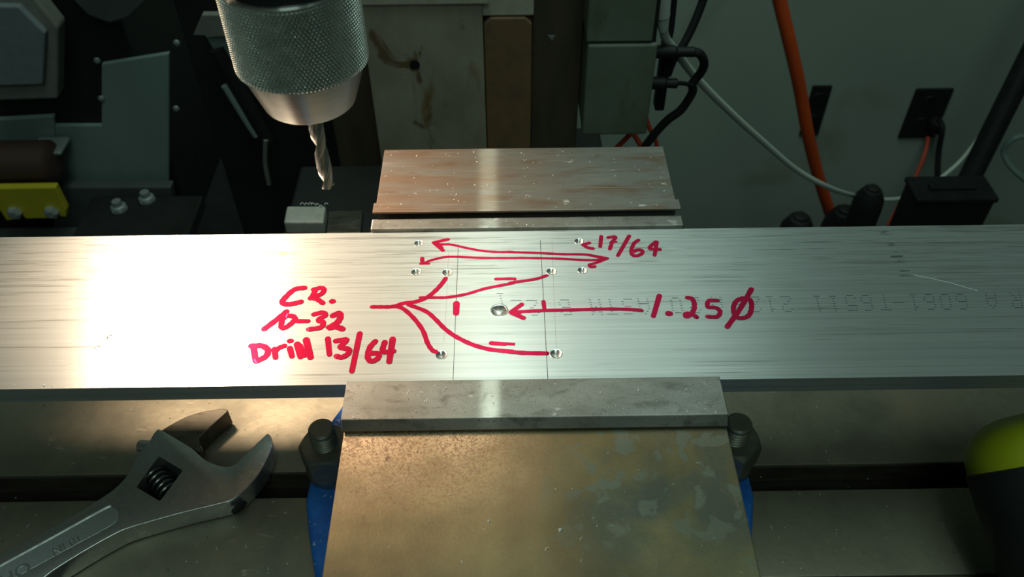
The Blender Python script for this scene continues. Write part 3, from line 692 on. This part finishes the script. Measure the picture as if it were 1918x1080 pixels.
# ------------------------------------------------------------------ right background
def path(pts): return [at_y(px, py, y) for px, py, y in pts]
wc_ = thing('white_cable', 'white power cable with white plug hanging beside the control box', 'cable', at_y(1240, 58, 14.5))
MB().tube(path([(1243, 52, 14.5), (1247, 72, 14.8), (1268, 100, 15.5), (1308, 150, 17), (1370, 212, 19), (1430, 266, 21), (1492, 318, 23), (1550, 350, 25), (1595, 365, 30), (1625, 370, 34.5), (1675, 373, 35.5), (1725, 358, 36.5), (1790, 310, 38), (1830, 262, 39.5), (1866, 206, 41)]), .135, 12, 6).build('cord', m_white, wc_, smooth=True)
MB().lathe([(.13, 0), (.16, .15), (.17, .5), (.22, .55), (.22, 1.6)], 20, at_y(1242, 57, 14.5), (at_y(1240, 0, 14.3)-at_y(1242, 57, 14.5))).build('plug', m_white, wc_, smooth=30)
oh = MB().tube(path([(1452, -40, 34), (1460, 0, 34), (1478, 75, 34), (1497, 160, 34.2), (1513, 250, 34.5), (1533, 330, 35), (1560, 415, 35.5), (1590, 500, 36)]), .38, 16, 5).build('air_hose', m_orange, smooth=True)
tag(oh, 'thick orange hose hanging in front of the grey green wall', 'hose')
def outlet(px, py, label, wd):
    c = at_y(px, py, 47.9)
    r = thing('wall_outlet', label, 'outlet', c)
    MB().box(c.x-wd, c.x+wd, 47.75, 48.0, c.z-2.25, c.z+2.25).build('cover_plate', m_vdark, r, bevel=.06)
    for dz in (-1, 1):
        MB().lathe([(.7, 0), (.66, .06), (.3, .07)], 20, (c.x, 47.76, c.z+dz), (0, -1, 0)).build('receptacle', m_rubber, r, smooth=40)
    return c
outlet(1527, 207, 'narrow dark wall outlet half hidden behind the orange hose', .75)
oc_ = outlet(1733, 212, 'black wall outlet with plugs at upper right', 1.45)
pg = thing('black_power_cord', 'black plug and cord leaving the upper right wall outlet', 'cord', (oc_.x+.6, 47.4, oc_.z-.4))
MB().lathe([(.5, 0), (.55, .2), (.45, 1.1), (.2, 1.4)], 16, (oc_.x+.75, 47.68, oc_.z-.5), (.15, -1, -.2)).build('plug', m_rubber, pg, smooth=40)
MB().tube(path([(1758, 225, 46.3), (1765, 240, 45.5), (1758, 285, 45), (1756, 330, 44), (1756, 380, 43)]), .22, 10, 5).build('cord', m_rubber, pg, smooth=True)
rw = MB().tube(path([(1738, 258, 47.3), (1733, 285, 46), (1715, 330, 45), (1690, 372, 44), (1665, 420, 43), (1640, 470, 43)]), .16, 10, 5).build('red_wire', m_redwire, smooth=True)
tag(rw, 'thin red wire running down from the black wall outlet', 'wire')
po = thing('black_pole', 'black leaning pole at the right edge', 'pole', (25, 32, -44))
a = at_y(1935, 95, 40); b2 = at_y(1810, 345, 36.5); d = (b2-a)
MB().tube([a-d*.6, a, b2, b2+d*.9], .72, 20, 0).build('pole_tube', m_rubber, po, smooth=True)
MB().lathe([(.8, 0), (.85, .1), (.85, 1.2), (.7, 1.3)], 24, a-d.normalized()*1.0-d*.1, d).build('pole_collar', m_vdark, po, smooth=30)
gc = MB().tube(path([(1990, 262, 40), (1918, 255, 40), (1893, 264, 40), (1880, 283, 40), (1890, 308, 39.5), (1918, 335, 39), (1960, 362, 39)]), .2, 12, 6).build('grey_cable', m_panel, smooth=True)
tag(gc, 'pale grey cable loop at the right edge', 'cable')
bn = thing('black_bin', 'tall black lidded bin in the lower right background', 'bin', (21, 31, -44))
q = at_y(1722, 372, 29); q2 = at_y(1868, 372, 29)
zt = q.z
MB().box(q.x, q2.x, 29, 31.0, -44, zt-.05).build('bin_body', m_rubber, bn, bevel=.15, seg=3)
MB().box(q.x-.1, q2.x+.1, 28.9, 31.1, zt-.35, zt).build('bin_lid', m_rubber, bn, bevel=.1)
MB().box(q.x+.9, q2.x-.9, 29.7, 30.3, zt-.02, zt+.18).build('lid_grip', m_rubber, bn, bevel=.08)
def jug(px, py, y, r, label):
    t = at_y(px, py, y)
    o = thing('black_jug', label, 'jug', (t.x, y, -44))
    MB().lathe([(r, -44), (r, t.z-r*1.5), (r*.93, t.z-r*.8), (r*.6, t.z-r*.15), (r*.2, t.z)], 32, (t.x, y, 0)).build('jug_body', m_rubber, o, smooth=40)
    MB().lathe([(r*.4, t.z-r*.25), (r*.4, t.z+r*.05), (r*.3, t.z+r*.1)], 20, (t.x, y, 0)).build('jug_cap', m_vdark, o, smooth=40)
jug(1636, 352, 29, .85, 'tall black jug with rounded top left of the bin')
jug(1500, 405, 28, 1.0, 'short black jug just above the bar at the foot of the orange hose')
jug(1585, 392, 33.5, 1.2, 'broad black jug between the other two')

# black cables at the control box
def cable(label, pts, r, extra=None):
    P = path(pts)
    o = thing('black_cable', label, 'cable', P[0])
    MB().tube(P, r, 12, 6).build('cord', m_rubber, o, smooth=True)
    if extra:
        for a, c, rr in extra:
            A, B = at_y(*a), at_y(*c); L = (B-A).length
            MB().lathe([(rr*.7, 0), (rr, .06), (rr, L*.55), (rr*.75, L*.6), (rr*.8, L*.95), (rr*.5, L)], 16, A, B-A).build('connector', m_rubber, o, smooth=30)
cable('black cable dropping from the top right of the control box', [(1318, -15, 15.4), (1317, 0, 15.4), (1298, 48, 15.2), (1279, 85, 15), (1262, 110, 14.9), (1250, 140, 14.9)], .13)
cable('thin black cable right beside the white plug', [(1264, -10, 15.2), (1262, 10, 15.2), (1256, 62, 15.2), (1245, 100, 15.2), (1240, 130, 15.2)], .09)
cable('black looped cable from the upper connector on the control box', [(1300, 97, 14.6), (1312, 102, 14.6), (1319, 118, 14.7), (1313, 135, 14.8), (1297, 156, 14.8), (1298, 168, 14.8), (1292, 182, 14.8), (1275, 206, 14.8), (1250, 225, 14.8), (1225, 252, 14.8), (1200, 285, 14.8)], .14, [((1214, 97, 14.6), (1304, 97, 14.6), .2)])
cable('black lower connector with short lead under the loop', [(1262, 156, 14.4), (1280, 156, 14.5), (1298, 160, 14.6)], .07, [((1214, 155, 14.4), (1270, 156, 14.4), .2)])
st = MB().box(at_y(1226, 200, 15.4).x, at_y(1244, 200, 15.4).x, 15.3, 15.8, -5.2, at_y(1240, 80, 15.4).z).build('black_strap', m_rubber, bevel=.05, loc=(4.6, 15.5, -5.2))
tag(st, 'upright black strap behind the cables beside the control box', 'strap')
rw2 = MB().tube(path([(1150, 282, 14.9), (1170, 262, 14.9), (1184, 250, 14.9), (1194, 262, 14.9), (1204, 280, 14.9)]), .09, 10, 5).build('red_wire', m_redwire, smooth=True)
tag(rw2, 'short bent red wire below the control box', 'wire')
rw3 = MB().tube(path([(1211, 222, 15.6), (1216, 238, 15.6), (1228, 262, 15.6), (1232, 285, 15.6)]), .08, 10, 5).build('red_wire', m_redwire, smooth=True)
tag(rw3, 'red wire stub at the lower right corner of the control box', 'wire')

# ------------------------------------------------------------------ bottle lying at lower right
bt = thing('squeeze_bottle', 'black ribbed bottle with yellow green domed cap tilted on the mill table', 'bottle', (9.8, 0, ZT))
Rb = 1.2
TL, TH_ = math.radians(28), 0.2
A0 = Vector((9.1, .01, -2.40)); dirb = Vector((math.sin(TH_)*math.cos(TL), -math.cos(TH_)*math.cos(TL), -math.sin(TL)))
RB = lambda pr: [(r*Rb, z) for r, z in pr]
MB().lathe(RB([(.06, -.74), (.30, -.725), (.55, -.65), (.75, -.50), (.88, -.29), (.95, -.07), (.97, .14), (.97, .25)]), 48, A0, dirb).build('domed_cap', m_lime, bt, smooth=40)
MB().lathe(RB([(.95, .12), (1.0, .16), (1.0, 1.85), (.98, 1.92)]), 48, A0, dirb).build('bottle_body', m_rubber, bt, smooth=40)
MB().lathe(RB([(.96, 1.9), (1.0, 1.95), (1.0, 2.80), (.95, 2.86)]), 60, A0, dirb).build('ribbed_base', m_vdark, bt, smooth=20)
sx_ = dirb.cross(Vector((0, 0, 1))).normalized(); uz_ = sx_.cross(dirb)
b = MB()
for k in range(40):
    t = 2*math.pi*k/40; o_ = A0+dirb*2.0+(sx_*math.cos(t)+uz_*math.sin(t))*Rb*1.0
    b.tube([o_, o_+dirb*.72], .035, 6, 0)
rb_ = b.build('grip_ribs', m_vdark, bt); rb_['kind'] = 'stuff'
no_ = A0-dirb*.2-sx_*Rb*.82+uz_*.75
MB().lathe([(.08, 0), (.16, .05), (.17, .28), (.12, .38), (.06, .42)], 20, no_, (-.85, .5, .1)).build('nozzle', m_clear, bt, smooth=40)

# ------------------------------------------------------------------ swarf
b = MB()
def chip(p, s):
    k = random.random()
    if k < .7:
        a = random.uniform(0, 6.28)
        q = [p+Vector((math.cos(a+i*2.1)*s*random.uniform(.4, 1), math.sin(a+i*2.1)*s*random.uniform(.4, 1), random.uniform(0, s*.4))) for i in range(3)]+[p+Vector((0, 0, s*.7))]
        b.add(q, [(0, 1, 3), (1, 2, 3), (2, 0, 3), (0, 2, 1)])
    else:
        a = random.uniform(0, 6.28)
        b.tube([p+Vector((math.cos(a+t*.8)*s*1.3, math.sin(a+t*.8)*s*1.3, s*.25*(1+math.sin(t)))) for t in range(4)], s*.16, 4, 2)
def scat(n, x0, x1, y0, y1, z, s0, s1):
    for _ in range(n): chip(Vector((random.uniform(x0, x1), random.uniform(y0, y1), z)), random.uniform(s0, s1))
scat(90, -2.9, 2.85, 4.05, 5.9, .157, .010, .032)
scat(25, -2.9, 2.9, 3.72, 3.95, .002, .008, .022)
scat(60, -2.9, 2.9, -.72, -.03, .002, .008, .022)
scat(22, -2.1, -1.2, -.66, -.1, .002, .01, .028)
scat(18, 2.3, 2.95, -.72, -.05, .002, .01, .03)
scat(40, -2.9, 2.9, -3.2, -.8, -.248, .006, .02)
scat(60, -11, -4.6, -.9, 3.2, ZT+.003, .01, .03)
scat(36, 4.8, 7.4, -1, 3.2, ZT+.003, .01, .03)
scat(30, -10.5, -5, .82, 1.4, ZT-1.04, .02, .05)
scat(30, 4.6, 7.4, .82, 1.4, ZT-1.04, .02, .05)
for px, py, sz in [(178, 652, .035), (186, 645, .03), (193, 640, .045), (201, 632, .05), (208, 628, .035), (214, 606, .02), (183, 594, .018), (167, 590, .02), (160, 628, .014), (112, 610, .015), (118, 616, .02), (30, 722, .02), (58, 722, .02), (82, 722, .035), (98, 724, .02), (200, 705, .02), (232, 708, .015)]:
    chip(at_z(px, py, ZB+.001), sz)
for px, py, sz in [(1048, 992, .05), (915, 976, .035), (868, 1052, .02), (1026, 1030, .025), (895, 1048, .016), (1090, 1010, .02), (1260, 905, .015)]:
    chip(at_z(px, py, -.248), sz)
sw = b.build('metal_swarf', m_chip)
tag(sw, 'bright metal chips scattered over the vise and mill table', 'swarf', kind='stuff')
